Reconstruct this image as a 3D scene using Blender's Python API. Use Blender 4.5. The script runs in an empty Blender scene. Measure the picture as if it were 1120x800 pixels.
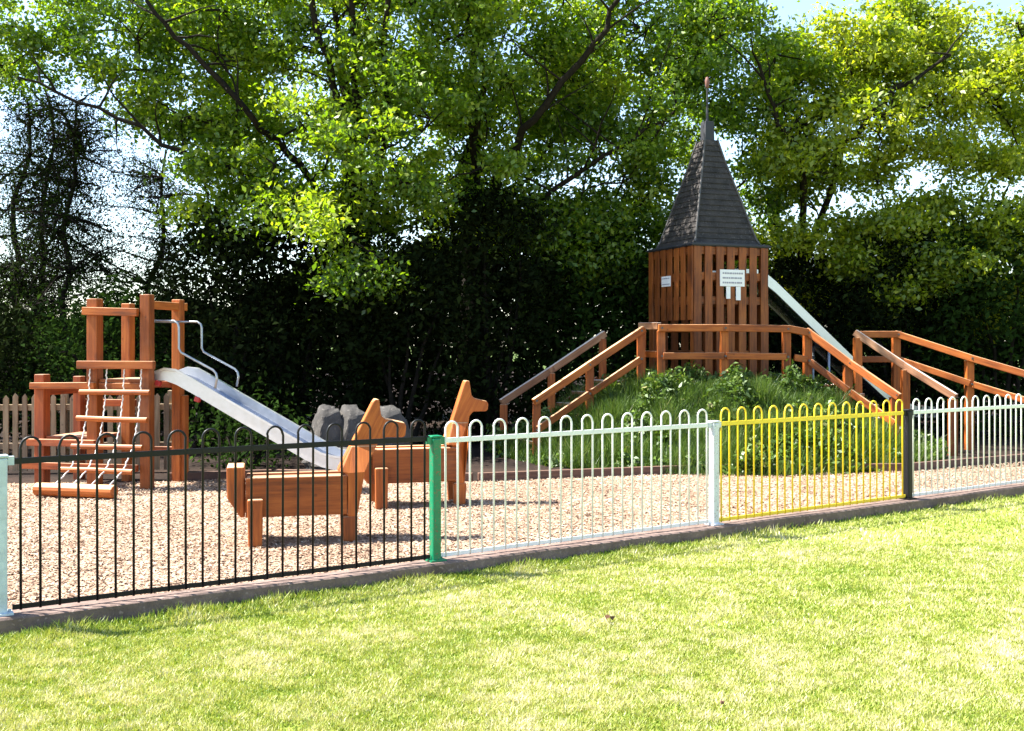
import bpy, math, random
import numpy as np
from mathutils import Vector, Matrix, Quaternion, noise as mnoise

random.seed(7); RNG = np.random.default_rng(11)
sc = bpy.context.scene
COL = sc.collection
F, Y0, ZC = 1150.0, 375.0, 1.65          # focal length in photo pixels, horizon row, eye height

def P(px, py, D):                         # a point of the place seen at photo pixel px, py and D metres away
    return Vector(((px - 560) / F * D, D, ZC - (py - Y0) / F * D))

def W(px, D, z):
    return Vector(((px - 560) / F * D, D, z))

# ------------------------------------------------------------------ materials
def new_mat(name):
    m = bpy.data.materials.new(name); m.use_nodes = True
    nt = m.node_tree; nt.nodes.clear()
    return m, nt, nt.nodes.new('ShaderNodeOutputMaterial')

def N(nt, kind, **kw):
    n = nt.nodes.new(kind)
    for k, v in kw.items():
        if k in n.inputs.keys(): n.inputs[k].default_value = v
        else: setattr(n, k, v)
    return n

def ramp(nt, fac, stops):
    r = nt.nodes.new('ShaderNodeValToRGB'); e = r.color_ramp.elements
    while len(e) < len(stops): e.new(0.5)
    for el, (p, c) in zip(e, stops): el.position = p; el.color = (*c, 1)
    nt.links.new(fac, r.inputs['Fac']); return r.outputs['Color']

def mixc(nt, fac, a, b, mode='MIX'):
    m = nt.nodes.new('ShaderNodeMix'); m.data_type = 'RGBA'; m.blend_type = mode
    for sock, v in ((m.inputs[0], fac), (m.inputs[6], a), (m.inputs[7], b)):
        if hasattr(v, 'is_linked'): nt.links.new(v, sock)
        else: sock.default_value = v if not isinstance(v, tuple) else (*v, 1)
    return m.outputs[2]

def mathn(nt, op, a, b=0.0, c=None):
    m = nt.nodes.new('ShaderNodeMath'); m.operation = op
    for i, v in enumerate((a, b) if c is None else (a, b, c)):
        if hasattr(v, 'is_linked'): nt.links.new(v, m.inputs[i])
        else: m.inputs[i].default_value = v
    return m.outputs[0]

def wood_mat(name, dark, mid, light, top, topamt=0.75, rough=0.55):
    m, nt, out = new_mat(name); L = nt.links.new
    at = N(nt, 'ShaderNodeAttribute', attribute_name='grain')
    mp = N(nt, 'ShaderNodeMapping'); mp.inputs['Scale'].default_value = (1.6, 22, 22)
    L(at.outputs['Vector'], mp.inputs['Vector'])
    n1 = N(nt, 'ShaderNodeTexNoise', Scale=1.6, Detail=6.0, Roughness=0.62); L(mp.outputs[0], n1.inputs['Vector'])
    n2 = N(nt, 'ShaderNodeTexNoise', Scale=2.4, Detail=3.0); L(at.outputs['Vector'], n2.inputs['Vector'])
    f = mathn(nt, 'ADD', mathn(nt, 'MULTIPLY', n1.outputs['Fac'], 0.6), mathn(nt, 'MULTIPLY', n2.outputs['Fac'], 0.45))
    col = ramp(nt, f, [(0.37, dark), (0.51, mid), (0.67, light)])
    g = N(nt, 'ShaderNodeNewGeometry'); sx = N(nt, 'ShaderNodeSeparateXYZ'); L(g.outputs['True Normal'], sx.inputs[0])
    k = mathn(nt, 'MULTIPLY_ADD', sx.outputs[2], 3.0, -1.6)      # faces that point up are mixed towards the paler top colour
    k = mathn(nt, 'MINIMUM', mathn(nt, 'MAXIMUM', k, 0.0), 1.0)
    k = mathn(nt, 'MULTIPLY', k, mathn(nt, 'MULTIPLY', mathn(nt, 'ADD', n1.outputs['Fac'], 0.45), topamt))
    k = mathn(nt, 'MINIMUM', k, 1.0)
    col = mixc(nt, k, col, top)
    m4 = N(nt, 'ShaderNodeMapping'); m4.inputs['Scale'].default_value = (0.02, 0.45, 0.45); L(at.outputs['Vector'], m4.inputs['Vector'])
    n4 = N(nt, 'ShaderNodeTexNoise', Scale=1.0, Detail=1.0); L(m4.outputs[0], n4.inputs['Vector'])
    tone = ramp(nt, n4.outputs['Fac'], [(0.32, (0.62, 0.60, 0.62)), (0.5, (0.92, 0.92, 0.92)), (0.68, (1.15, 1.18, 1.15))])
    col = mixc(nt, 1.0, col, tone, 'MULTIPLY')
    n5 = N(nt, 'ShaderNodeTexNoise', Scale=0.9, Detail=5.0, Roughness=0.7); L(at.outputs['Vector'], n5.inputs['Vector'])
    gr = ramp(nt, n5.outputs['Fac'], [(0.60, (0, 0, 0)), (0.76, (0.40, 0.40, 0.40))])      # greyed, worn patches
    col = mixc(nt, gr, col, tuple(0.5 * a_ + 0.5 * b_ for a_, b_ in zip(mid, (0.30, 0.24, 0.18))))
    # dark knots
    vo = N(nt, 'ShaderNodeTexVoronoi', Scale=5.0); L(at.outputs['Vector'], vo.inputs['Vector'])
    kn = ramp(nt, vo.outputs['Distance'], [(0.03, (0.25, 0.25, 0.25)), (0.09, (1, 1, 1))])
    col = mixc(nt, 0.6, col, kn, 'MULTIPLY')
    b = N(nt, 'ShaderNodeBsdfPrincipled', Roughness=rough); L(col, b.inputs['Base Color'])
    b.inputs['Specular IOR Level'].default_value = 0.35
    bp = N(nt, 'ShaderNodeBump', Strength=0.35, Distance=0.006); L(n1.outputs['Fac'], bp.inputs['Height']); L(bp.outputs[0], b.inputs['Normal'])
    L(b.outputs[0], out.inputs[0]); return m

def plain_mat(name, col, rough=0.5, metal=0.0, var=0.15, scale=9.0, bump=0.0, spec=0.5, speck=None):
    m, nt, out = new_mat(name); L = nt.links.new
    tc = N(nt, 'ShaderNodeTexCoord')
    n = N(nt, 'ShaderNodeTexNoise', Scale=scale, Detail=6.0, Roughness=0.65); L(tc.outputs['Object'], n.inputs['Vector'])
    lo = tuple(max(0, c * (1 - var)) for c in col); hi = tuple(min(1, c * (1 + var)) for c in col)
    c = ramp(nt, n.outputs['Fac'], [(0.3, lo), (0.7, hi)])
    if speck:
        n3 = N(nt, 'ShaderNodeTexNoise', Scale=scale * 6, Detail=3.0); L(tc.outputs['Object'], n3.inputs['Vector'])
        sk = ramp(nt, n3.outputs['Fac'], [(0.60, (0, 0, 0)), (0.68, (1, 1, 1))])
        c = mixc(nt, sk, c, speck)
    b = N(nt, 'ShaderNodeBsdfPrincipled', Metallic=metal); L(c, b.inputs['Base Color'])
    b.inputs['Specular IOR Level'].default_value = spec
    r = mathn(nt, 'MULTIPLY_ADD', n.outputs['Fac'], 0.25, rough - 0.12); L(r, b.inputs['Roughness'])
    if bump:
        bp = N(nt, 'ShaderNodeBump', Strength=bump, Distance=0.02); L(n.outputs['Fac'], bp.inputs['Height']); L(bp.outputs[0], b.inputs['Normal'])
    L(b.outputs[0], out.inputs[0]); return m

def leaf_mat(name, stops, trans=0.45, tr_gain=(1.45, 1.5, 0.5), gloss=0.04):
    m, nt, out = new_mat(name); L = nt.links.new
    at = N(nt, 'ShaderNodeAttribute', attribute_name='tint')
    c = ramp(nt, at.outputs['Fac'], stops)
    d = N(nt, 'ShaderNodeBsdfDiffuse'); L(c, d.inputs[0])
    t = N(nt, 'ShaderNodeBsdfTranslucent')
    L(mixc(nt, 1.0, c, tr_gain, 'MULTIPLY'), t.inputs[0])
    mx = N(nt, 'ShaderNodeMixShader'); mx.inputs[0].default_value = trans
    L(d.outputs[0], mx.inputs[1]); L(t.outputs[0], mx.inputs[2])
    g = N(nt, 'ShaderNodeBsdfGlossy', Roughness=0.45); g.inputs[0].default_value = (0.8, 0.85, 0.8, 1)
    m2 = N(nt, 'ShaderNodeMixShader'); m2.inputs[0].default_value = gloss
    L(mx.outputs[0], m2.inputs[1]); L(g.outputs[0], m2.inputs[2]); L(m2.outputs[0], out.inputs[0])
    return m

M = {}
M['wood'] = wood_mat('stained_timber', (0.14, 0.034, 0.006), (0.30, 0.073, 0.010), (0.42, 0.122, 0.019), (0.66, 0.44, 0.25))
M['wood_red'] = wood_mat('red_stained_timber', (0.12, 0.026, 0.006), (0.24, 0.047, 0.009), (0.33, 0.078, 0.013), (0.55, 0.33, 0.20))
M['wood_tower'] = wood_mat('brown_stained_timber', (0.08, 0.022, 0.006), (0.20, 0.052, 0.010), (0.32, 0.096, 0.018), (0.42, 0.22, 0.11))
M['wood_grey'] = wood_mat('pale_handrail_timber', (0.16, 0.07, 0.035), (0.26, 0.12, 0.06), (0.36, 0.2, 0.11), (0.62, 0.52, 0.45), 1.1)
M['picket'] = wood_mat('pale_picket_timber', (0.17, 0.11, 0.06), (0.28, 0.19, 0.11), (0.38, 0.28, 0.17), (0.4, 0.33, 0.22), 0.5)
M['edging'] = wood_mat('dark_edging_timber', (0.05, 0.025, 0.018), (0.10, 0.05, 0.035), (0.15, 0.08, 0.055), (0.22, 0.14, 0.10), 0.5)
M['steel'] = plain_mat('brushed_steel', (0.56, 0.57, 0.60), 0.40, 0.85, 0.08, 14)
M['steel_bed'] = plain_mat('polished_steel', (0.55, 0.60, 0.68), 0.25, 1.0, 0.06, 6)
M['galv'] = plain_mat('galvanised_tube', (0.34, 0.36, 0.38), 0.4, 0.8, 0.15, 20)
M['chain'] = plain_mat('galvanised_chain', (0.62, 0.6, 0.56), 0.55, 0.3, 0.2, 30)
M['red'] = plain_mat('red_clamp_plastic', (0.35, 0.02, 0.02), 0.5)
M['bolt'] = plain_mat('dull_bolt_steel', (0.10, 0.09, 0.085), 0.5, 0.5)
M['white'] = plain_mat('white_gloss_paint', (0.74, 0.74, 0.72), 0.4, 0, 0.08, 25, speck=(0.5, 0.47, 0.42))
M['yellow'] = plain_mat('yellow_gloss_paint', (0.84, 0.60, 0.02), 0.4, 0, 0.10, 25, speck=(0.16, 0.085, 0.05))
M['black'] = plain_mat('black_gloss_paint', (0.005, 0.005, 0.006), 0.45, 0, 0.3, 25, spec=0.25)
M['green'] = plain_mat('green_gloss_paint', (0.0, 0.17, 0.075), 0.35, 0, 0.15, 12, speck=(0.16, 0.085, 0.05))
M['paleblue'] = plain_mat('pale_blue_paint', (0.40, 0.48, 0.52), 0.4, 0, 0.2, 12)
M['silver'] = plain_mat('silver_grey_paint', (0.55, 0.58, 0.62), 0.42, 0.15, 0.12, 18, speck=(0.16, 0.085, 0.05))
M['slate'] = plain_mat('dark_roof_shingle', (0.036, 0.031, 0.029), 0.75, 0, 0.5, 7, 0.5, 0.25, speck=(0.085, 0.078, 0.075))
M['lead'] = plain_mat('dull_lead', (0.022, 0.024, 0.032), 0.65, 0.1, 0.3, 10)
M['leadpale'] = plain_mat('weathered_lead_strip', (0.075, 0.07, 0.068), 0.7, 0.1, 0.3, 14)
M['clay'] = plain_mat('faded_terracotta', (0.17, 0.075, 0.06), 0.8)
M['sign'] = plain_mat('white_sign_board', (0.78, 0.78, 0.78), 0.5, 0, 0.04)
M['ink'] = plain_mat('grey_sign_print', (0.30, 0.30, 0.36), 0.6)
M['stone'] = plain_mat('grey_stone', (0.062, 0.058, 0.054), 0.85, 0, 0.5, 5, 0.8, 0.2, speck=(0.11, 0.10, 0.09))
M['kerb'] = plain_mat('stained_concrete', (0.16, 0.115, 0.098), 0.9, 0, 0.35, 6, 0.6, 0.15, speck=(0.24, 0.18, 0.155))
M['bark_tree'] = plain_mat('tree_bark', (0.016, 0.013, 0.010), 0.95, 0, 0.5, 12, 1.0, 0.1)
M['leaf_dead'] = plain_mat('dry_leaf', (0.09, 0.035, 0.012), 0.7)

M['oak'] = leaf_mat('oak_leaf', [(0.0, (0.026, 0.058, 0.005)), (0.5, (0.098, 0.178, 0.010)), (0.85, (0.20, 0.285, 0.015)), (1.0, (0.29, 0.35, 0.025))], 0.55)
M['oak_young'] = leaf_mat('young_oak_leaf', [(0.0, (0.04, 0.08, 0.006)), (0.5, (0.145, 0.21, 0.011)), (0.85, (0.27, 0.32, 0.015)), (1.0, (0.36, 0.38, 0.025))], 0.55)
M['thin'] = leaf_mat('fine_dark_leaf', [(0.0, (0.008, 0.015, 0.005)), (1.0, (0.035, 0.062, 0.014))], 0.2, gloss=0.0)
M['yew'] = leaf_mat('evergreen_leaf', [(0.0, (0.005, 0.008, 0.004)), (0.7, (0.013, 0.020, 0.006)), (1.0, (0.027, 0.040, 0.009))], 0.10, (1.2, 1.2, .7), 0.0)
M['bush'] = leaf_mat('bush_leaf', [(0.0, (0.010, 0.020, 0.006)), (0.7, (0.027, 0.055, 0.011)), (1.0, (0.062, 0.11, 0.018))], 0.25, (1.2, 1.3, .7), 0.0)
M['tallgrass'] = leaf_mat('long_grass_blade', [(0.0, (0.016, 0.038, 0.006)), (0.55, (0.058, 0.108, 0.014)), (0.85, (0.125, 0.19, 0.03)), (1.0, (0.24, 0.23, 0.10))], 0.3, (1.2, 1.2, .6), 0.03)
M['turf'] = leaf_mat('mown_grass_blade', [(0.0, (0.085, 0.165, 0.012)), (0.26, (0.195, 0.28, 0.032)), (0.54, (0.33, 0.38, 0.075)), (0.78, (0.45, 0.46, 0.18)), (1.0, (0.58, 0.55, 0.38))], 0.3, (1.2, 1.1, .6), 0.03)
M['chips'] = leaf_mat('wood_chip', [(0.0, (0.05, 0.026, 0.018)), (0.14, (0.16, 0.095, 0.06)), (0.4, (0.30, 0.205, 0.14)), (0.75, (0.38, 0.28, 0.20)), (1.0, (0.50, 0.40, 0.31))], 0.0, gloss=0.02)

def ground_mat(name, stops, s1, s2, bump=0.5, rough=0.95):
    m, nt, out = new_mat(name); L = nt.links.new
    tc = N(nt, 'ShaderNodeTexCoord')
    a = N(nt, 'ShaderNodeTexNoise', Scale=s1, Detail=4.0); L(tc.outputs['Object'], a.inputs['Vector'])
    b = N(nt, 'ShaderNodeTexNoise', Scale=s2, Detail=5.0, Roughness=0.7); L(tc.outputs['Object'], b.inputs['Vector'])
    f = mathn(nt, 'ADD', mathn(nt, 'MULTIPLY', a.outputs['Fac'], 0.5), mathn(nt, 'MULTIPLY', b.outputs['Fac'], 0.5))
    c = ramp(nt, f, stops)
    p = N(nt, 'ShaderNodeBsdfPrincipled', Roughness=rough); L(c, p.inputs['Base Color']); p.inputs['Specular IOR Level'].default_value = 0.1
    bp = N(nt, 'ShaderNodeBump', Strength=bump, Distance=0.03); L(b.outputs['Fac'], bp.inputs['Height']); L(bp.outputs[0], p.inputs['Normal'])
    L(p.outputs[0], out.inputs[0]); return m
M['lawn'] = ground_mat('lawn_turf', [(0.36, (0.11, 0.165, 0.02)), (0.5, (0.21, 0.245, 0.05)), (0.64, (0.32, 0.32, 0.13))], 0.7, 45)
M['barkbed'] = ground_mat('wood_chip_bed', [(0.36, (0.13, 0.08, 0.055)), (0.48, (0.29, 0.195, 0.14)), (0.62, (0.42, 0.31, 0.23))], 3.0, 38)
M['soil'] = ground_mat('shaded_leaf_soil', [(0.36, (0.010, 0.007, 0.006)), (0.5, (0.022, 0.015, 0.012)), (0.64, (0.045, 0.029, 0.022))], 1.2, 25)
M['field'] = ground_mat('far_grass', [(0.36, (0.04, 0.07, 0.015)), (0.64, (0.08, 0.11, 0.03))], 0.3, 4)
M['moundturf'] = ground_mat('mound_turf', [(0.36, (0.018, 0.035, 0.010)), (0.64, (0.05, 0.085, 0.02))], 1.5, 20)

# ------------------------------------------------------------------ mesh building
class MB:
    def __init__(s): s.v = []; s.f = []; s.g = []; s.o = 0.0
    def add(s, vs, fs, gs):
        b = len(s.v); s.v += [Vector(v) for v in vs]; s.g += gs; s.f += [tuple(b + i for i in f) for f in fs]
    def beam(s, p0, p1, w, h, up=(0, 0, 1), roll=0.0):
        p0 = Vector(p0); p1 = Vector(p1); d = p1 - p0; L = d.length; d.normalize(); up = Vector(up)
        if abs(d.dot(up)) > 0.98: up = Vector((0, 1, 0))
        a = d.cross(up).normalized(); b = a.cross(d).normalized()
        if roll:
            q = Quaternion(d, roll); a = q @ a; b = q @ b
        vs = []; gs = []; r = [random.uniform(0, 30) for _ in range(3)]
        for t in (0, L):
            for i, j in ((-1, -1), (1, -1), (1, 1), (-1, 1)):
                vs.append(p0 + d * t + a * (i * w / 2) + b * (j * h / 2))
                gs.append((r[0] + t, r[1] + i * w / 2, r[2] + j * h / 2))
        s.add(vs, [(3, 2, 1, 0), (4, 5, 6, 7), (0, 1, 5, 4), (1, 2, 6, 5), (2, 3, 7, 6), (3, 0, 4, 7)], gs); return s
    def prism(s, prof, y0, y1, grain=None):      # profile in x,z, thick along y
        n = len(prof); r = [random.uniform(0, 30) for _ in range(3)]
        ga = Vector(grain or (1, 0)).normalized(); gb = Vector((-ga.y, ga.x))
        vs = []; gs = []
        for y in (y0, y1):
            for x, z in prof:
                vs.append((x, y, z)); q = Vector((x, z)); gs.append((r[0] + q.dot(ga), r[1] + q.dot(gb), r[2] + y))
        fs = [tuple(range(n)), tuple(range(2 * n - 1, n - 1, -1))]
        fs += [(i, i + n, (i + 1) % n + n, (i + 1) % n) for i in range(n)]
        s.add(vs, fs, gs); return s
    def tube(s, pts, r, n=8, cap=True):
        pts = [Vector(p) for p in pts]; m = len(pts); rr = r if isinstance(r, (list, tuple)) else [r] * m
        vs = []; gs = []; off = random.uniform(0, 30); L = 0; a = None
        for i, p in enumerate(pts):
            d = (pts[min(i + 1, m - 1)] - pts[max(i - 1, 0)]).normalized()
            if a is None:
                a = d.cross(Vector((0.3, 1, 0.2))).normalized()
            a = (a - d * a.dot(d)).normalized(); b = d.cross(a)
            if i: L += (p - pts[i - 1]).length
            for k in range(n):
                t = 2 * math.pi * k / n; vs.append(p + (a * math.cos(t) + b * math.sin(t)) * rr[i])
                gs.append((off + L, math.cos(t) * rr[i] + off, math.sin(t) * rr[i]))
        fs = [(i * n + k, i * n + (k + 1) % n, (i + 1) * n + (k + 1) % n, (i + 1) * n + k) for i in range(m - 1) for k in range(n)]
        if cap: fs += [tuple(range(n - 1, -1, -1)), tuple(range((m - 1) * n, m * n))]
        s.add(vs, fs, gs); return s
    def build(s, name, mat, parent=None, bevel=0.0, smooth=False):
        me = bpy.data.meshes.new(name); me.from_pydata([tuple(v) for v in s.v], [], s.f)
        at = me.attributes.new('grain', 'FLOAT_VECTOR', 'POINT'); at.data.foreach_set('vector', np.array(s.g, dtype=np.float32).ravel())
        me.materials.append(mat)
        if smooth: me.polygons.foreach_set('use_smooth', [True] * len(me.polygons))
        o = bpy.data.objects.new(name, me); COL.objects.link(o)
        if parent: o.parent = parent
        if bevel:
            bv = o.modifiers.new('bevel', 'BEVEL'); bv.width = bevel; bv.segments = 2; bv.limit_method = 'ANGLE'
        return o

def tag(o, label, cat, group=None, kind=None):
    if label: o['label'] = label
    if cat: o['category'] = cat
    if group: o['group'] = group
    if kind: o['kind'] = kind
    return o

def thing(name, label, cat, loc=(0, 0, 0), rz=0.0, group=None):
    o = bpy.data.objects.new(name, None); COL.objects.link(o); o.location = loc; o.rotation_euler = (0, 0, rz)
    o.empty_display_size = 0.2
    return tag(o, label, cat, group)

def copy_tree(o, parent=None):
    c = o.copy(); COL.objects.link(c)
    if parent: c.parent = parent
    for ch in list(o.children): copy_tree(ch, c)
    return c

def faces_object(name, verts, nper, tint, mat, parent=None):
    """verts (n*nper, 3): one loose face of nper corners per leaf, blade or chip"""
    n = len(verts) // nper
    me = bpy.data.meshes.new(name)
    me.vertices.add(n * nper); me.vertices.foreach_set('co', np.ascontiguousarray(verts, dtype=np.float32).ravel())
    me.loops.add(n * nper); me.loops.foreach_set('vertex_index', np.arange(n * nper, dtype=np.int32))
    me.polygons.add(n); me.polygons.foreach_set('loop_start', np.arange(0, n * nper, nper, dtype=np.int32))
    try: me.polygons.foreach_set('loop_total', np.full(n, nper, dtype=np.int32))
    except Exception: pass
    me.update(calc_edges=True)
    at = me.attributes.new('tint', 'FLOAT', 'POINT'); at.data.foreach_set('value', np.repeat(np.clip(tint, 0, 1), nper).astype(np.float32))
    me.materials.append(mat)
    o = bpy.data.objects.new(name, me); COL.objects.link(o)
    if parent: o.parent = parent
    return o

def unit(a): return a / np.maximum(np.linalg.norm(a, axis=1, keepdims=True), 1e-9)

def leaf_verts(C, size, aspect=0.55, up=0.6, rng=RNG):
    n = len(C)
    nrm = unit(rng.normal(size=(n, 3)) + np.array([-0.15, -0.1, up]))
    a = unit(np.cross(nrm, rng.normal(size=(n, 3)))); b = np.cross(nrm, a)
    s = (size * rng.uniform(0.45, 1.5, n))[:, None] / 2
    v = np.empty((n, 4, 3)); fold = nrm * s * 0.25
    v[:, 0] = C - a * s; v[:, 1] = C + b * s * aspect + fold + a * s * 0.15; v[:, 2] = C + a * s; v[:, 3] = C - b * s * aspect + fold + a * s * 0.15
    return v.reshape(-1, 3)

def clump_noise(C, scale=0.8, off=0.0):
    return np.array([mnoise.noise(Vector((c[0] * scale + off, c[1] * scale, c[2] * scale))) for c in C])

# ------------------------------------------------------------------ setting: ground sheets
def sheet(name, pts, z, mat):
    me = bpy.data.meshes.new(name); me.from_pydata([(p[0], p[1], z if len(p) < 3 else p[2]) for p in pts], [], [tuple(range(len(pts)))])
    me.materials.append(mat); o = bpy.data.objects.new(name, me); COL.objects.link(o); o['kind'] = 'structure'; return o

KB = [W(5, 6.0, 0.1), W(476, 7.474, 0.1), W(781, 8.957, 0.1), W(993, 10.42, 0.1)]     # the railing's posts
d3 = (KB[3] - KB[1]); d3.z = 0; d3.normalize()
KB.append(KB[3] + d3 * 2.66)
left_end = KB[0] - d3 * 9.0; right_end = KB[4] + d3 * 22
nrm = Vector((d3.y, -d3.x, 0))                      # towards the lawn
line = [left_end] + KB + [right_end]

sheet('ground', [(-300, -120), (300, -120), (300, 400), (-300, 400)], -0.03, M['field'])
lawn_pts = [(p + nrm * 0.08) for p in line]
sheet('lawn', [(p.x, p.y) for p in lawn_pts] + [(60, 20), (60, -30), (-40, -30)], 0.0, M['lawn'])
back = [W(-420, 11.6, 0), W(-60, 11.7, 0), W(180, 11.95, 0), W(300, 12.3, 0), W(520, 11.95, 0), W(640, 12.4, 0), W(760, 12.75, 0), W(990, 12.9, 0), W(1130, 14.1, 0), W(1500, 15.2, 0)]
inner = [(p - nrm * 0.06) for p in line]
sheet('bark_surface', [(p.x, p.y) for p in inner] + [(p.x, p.y) for p in reversed(back)], 0.07, M['barkbed'])
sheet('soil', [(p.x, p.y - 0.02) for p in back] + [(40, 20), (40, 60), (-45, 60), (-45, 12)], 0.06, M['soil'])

# kerb, cut in uneven strips so that its edges wander a little
kb = MB(); k_pts = []
for i in range(len(line) - 1):
    a, b = line[i], line[i + 1]; nseg = max(2, int((b - a).length / 0.3))
    for k in range(nseg): k_pts.append(a.lerp(b, k / nseg))
k_pts.append(line[-1])
vs = []; gs = []
for i, p in enumerate(k_pts):
    j = lambda s: mnoise.noise(Vector((i * 0.37, s, 1.7))) * 0.012
    for off, z in ((0.10 + j(1), -0.06), (0.10 + j(2), 0.088 + j(3)), (0.09 + j(2), 0.10 + j(4)), (-0.075 + j(5), 0.10 + j(6)), (-0.075, -0.06)):
        vs.append((p.x + nrm.x * off, p.y + nrm.y * off, z)); gs.append((i * 0.3, off, z))
fs = [(i * 5 + k, (i + 1) * 5 + k, (i + 1) * 5 + k + 1, i * 5 + k + 1) for i in range(len(k_pts) - 1) for k in range(4)]
kb.add(vs, fs, gs); kerb = kb.build('kerb', M['kerb']); kerb['kind'] = 'structure'

# mound under the tower
MC = Vector((2.9, 15.45, 0))
def mound_z(x, y):
    dx, dy = (x - MC.x) / 3.25, (y - MC.y) / 3.0
    r = math.hypot(dx, dy)
    t = min(max((r - 0.38) / 0.62, 0), 1); s = 1 - t * t * (3 - 2 * t)
    return 0.045 + 0.90 * s + 0.05 * s * mnoise.noise(Vector((x * 1.3, y * 1.3, 0)))
mb = MB(); n = 48; vs = []
for i in range(n + 1):
    for j in range(n + 1):
        x = MC.x + (i / n - 0.5) * 6.9; y = MC.y + (j / n - 0.5) * 6.4; vs.append((x, y, mound_z(x, y)))
mb.add(vs, [(i * (n + 1) + j, (i + 1) * (n + 1) + j, (i + 1) * (n + 1) + j + 1, i * (n + 1) + j + 1) for i in range(n) for j in range(n)], [(0, 0, 0)] * len(vs))
mo = mb.build('grass_mound', M['moundturf'], smooth=True); mo['kind'] = 'structure'

# ------------------------------------------------------------------ blades, chips
def blades(name, base, h, w, tint, mat, lean=0.35, rng=RNG):
    n = len(base); ang = rng.uniform(0, 2 * math.pi, n)
    side = np.stack([np.cos(ang), np.sin(ang), np.zeros(n)], 1) * (w[:, None] / 2)
    a2 = rng.uniform(0, 2 * math.pi, n); ln = h * np.abs(rng.normal(0, lean, n))
    tip = base + np.stack([np.cos(a2) * ln, np.sin(a2) * ln, h], 1)
    v = np.empty((n, 3, 3)); v[:, 0] = base - side; v[:, 1] = base + side; v[:, 2] = tip
    return faces_object(name, v.reshape(-1, 3), 3, tint, mat)

def lawn_points(n, y0, y1):
    y = RNG.uniform(y0, y1, n); x = RNG.uniform(-1, 1, n) * (y * 0.50 + 0.25) + np.where(RNG.uniform(0, 1, n) < 0.16, np.sign(RNG.uniform(-1, 1, n)) * 2.4, 0.0)
    p0 = KB[0] + nrm * 0.105; s = (x - p0.x) * nrm.x + (y - p0.y) * nrm.y
    k = s > np.clip((-0.8 - x) * 0.035, 0, 0.08)
    return x[k], y[k], s[k]
xs = []; ys = []; ss = []
for n_, a, b in ((380000, 4.0, 6.0), (270000, 6.0, 8.6), (190000, 8.6, 14.5)):
    x, y, s = lawn_points(n_, a, b); xs.append(x); ys.append(y); ss.append(s)
x = np.concatenate(xs); y = np.concatenate(ys); s = np.concatenate(ss)
pts3 = np.stack([x, y, np.zeros_like(x)], 1)
big = clump_noise(pts3, 0.55, 3.1); med = clump_noise(pts3, 2.3, 9.4); fine = clump_noise(pts3, 9.0, 5.0)
edge = np.exp(-(s / 0.22) ** 2)
h = (0.021 + 0.006 * np.clip(med, -1, 1) + 0.006 * np.clip(fine, -1, 1)) * RNG.uniform(0.6, 1.3, len(x)) + edge * RNG.uniform(0, 0.045, len(x)) * (0.5 + np.clip(med * 1.5 + .3, 0, 1))
h = np.maximum(h, 0.012)
tint = 0.62 + 0.24 * big + 0.32 * med + 0.34 * fine + RNG.normal(0, 0.19, len(x)) - edge * 0.32
keep = fine + RNG.normal(0, 0.25, len(x)) > -0.45
o = blades('lawn_grass', pts3[keep], h[keep], (0.005 + 0.0008 * y)[keep], tint[keep], M['turf'], 0.7)
o['kind'] = 'stuff'

# long grass on the mound
n_ = 95000
a = RNG.uniform(0, 2 * math.pi, n_); r = np.sqrt(RNG.uniform(0, 1, n_)) * 1.0
gx = MC.x + np.cos(a) * r * 3.12; gy = MC.y + np.sin(a) * r * 3.05
k = gy < MC.y + 1.6
gx, gy = gx[k], gy[k]
gz = np.array([mound_z(u, v) for u, v in zip(gx, gy)]) - 0.01
pg = np.stack([gx, gy, gz], 1); cn = clump_noise(pg, 2.2, 4.0)
hh = np.clip(0.20 + 0.26 * cn, 0.06, 0.5) * RNG.uniform(0.5, 1.25, len(gx))
keep = cn + RNG.normal(0, 0.3, len(gx)) > -0.5
tw_in = (np.abs(gx - 3.03) < 0.75) & (np.abs(gy - 16.34) < 0.75)
keep &= ~tw_in
o = blades('mound_grass', pg[keep], hh[keep], np.full(keep.sum(), 0.014), (0.50 + 0.3 * cn + RNG.normal(0, 0.18, len(gx)))[keep], M['tallgrass'], 0.55)
o['kind'] = 'stuff'

n_ = 34000
a = RNG.uniform(0, 2 * math.pi, n_); r = np.sqrt(RNG.uniform(0, 1, n_))
gx = MC.x + np.cos(a) * r * 3.25; gy = MC.y + np.sin(a) * r * 3.0
gz = np.array([mound_z(u, v) for u, v in zip(gx, gy)])
pw = np.stack([gx, gy, gz], 1); cw = clump_noise(pw, 1.5, 21.0); cf = clump_noise(pw, 4.5, 2.0)
k = (cw + 0.6 * cf + RNG.normal(0, 0.12, n_) > 0.12) & ~((np.abs(gx - 3.03) < 0.75) & (np.abs(gy - 16.34) < 0.75)) & (gy < MC.y + 1.5)
pw = pw[k]; cw = cw[k]; cf = cf[k]
rep_ = 3; pw = np.repeat(pw, rep_, 0); hw_ = np.repeat(np.clip(0.10 + 0.42 * cw + 0.22 * cf, 0.05, 0.5), rep_)
pw[:, 2] += hw_ * RNG.uniform(0.1, 1.15, len(pw)); pw[:, :2] += RNG.normal(0, 0.03, (len(pw), 2))
o = faces_object('mound_weeds', leaf_verts(pw, 0.075, 0.45, 0.5), 4, 0.48 + 0.35 * np.repeat(cf, rep_) + RNG.normal(0, 0.17, len(pw)), M['tallgrass']); o['kind'] = 'stuff'

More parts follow.
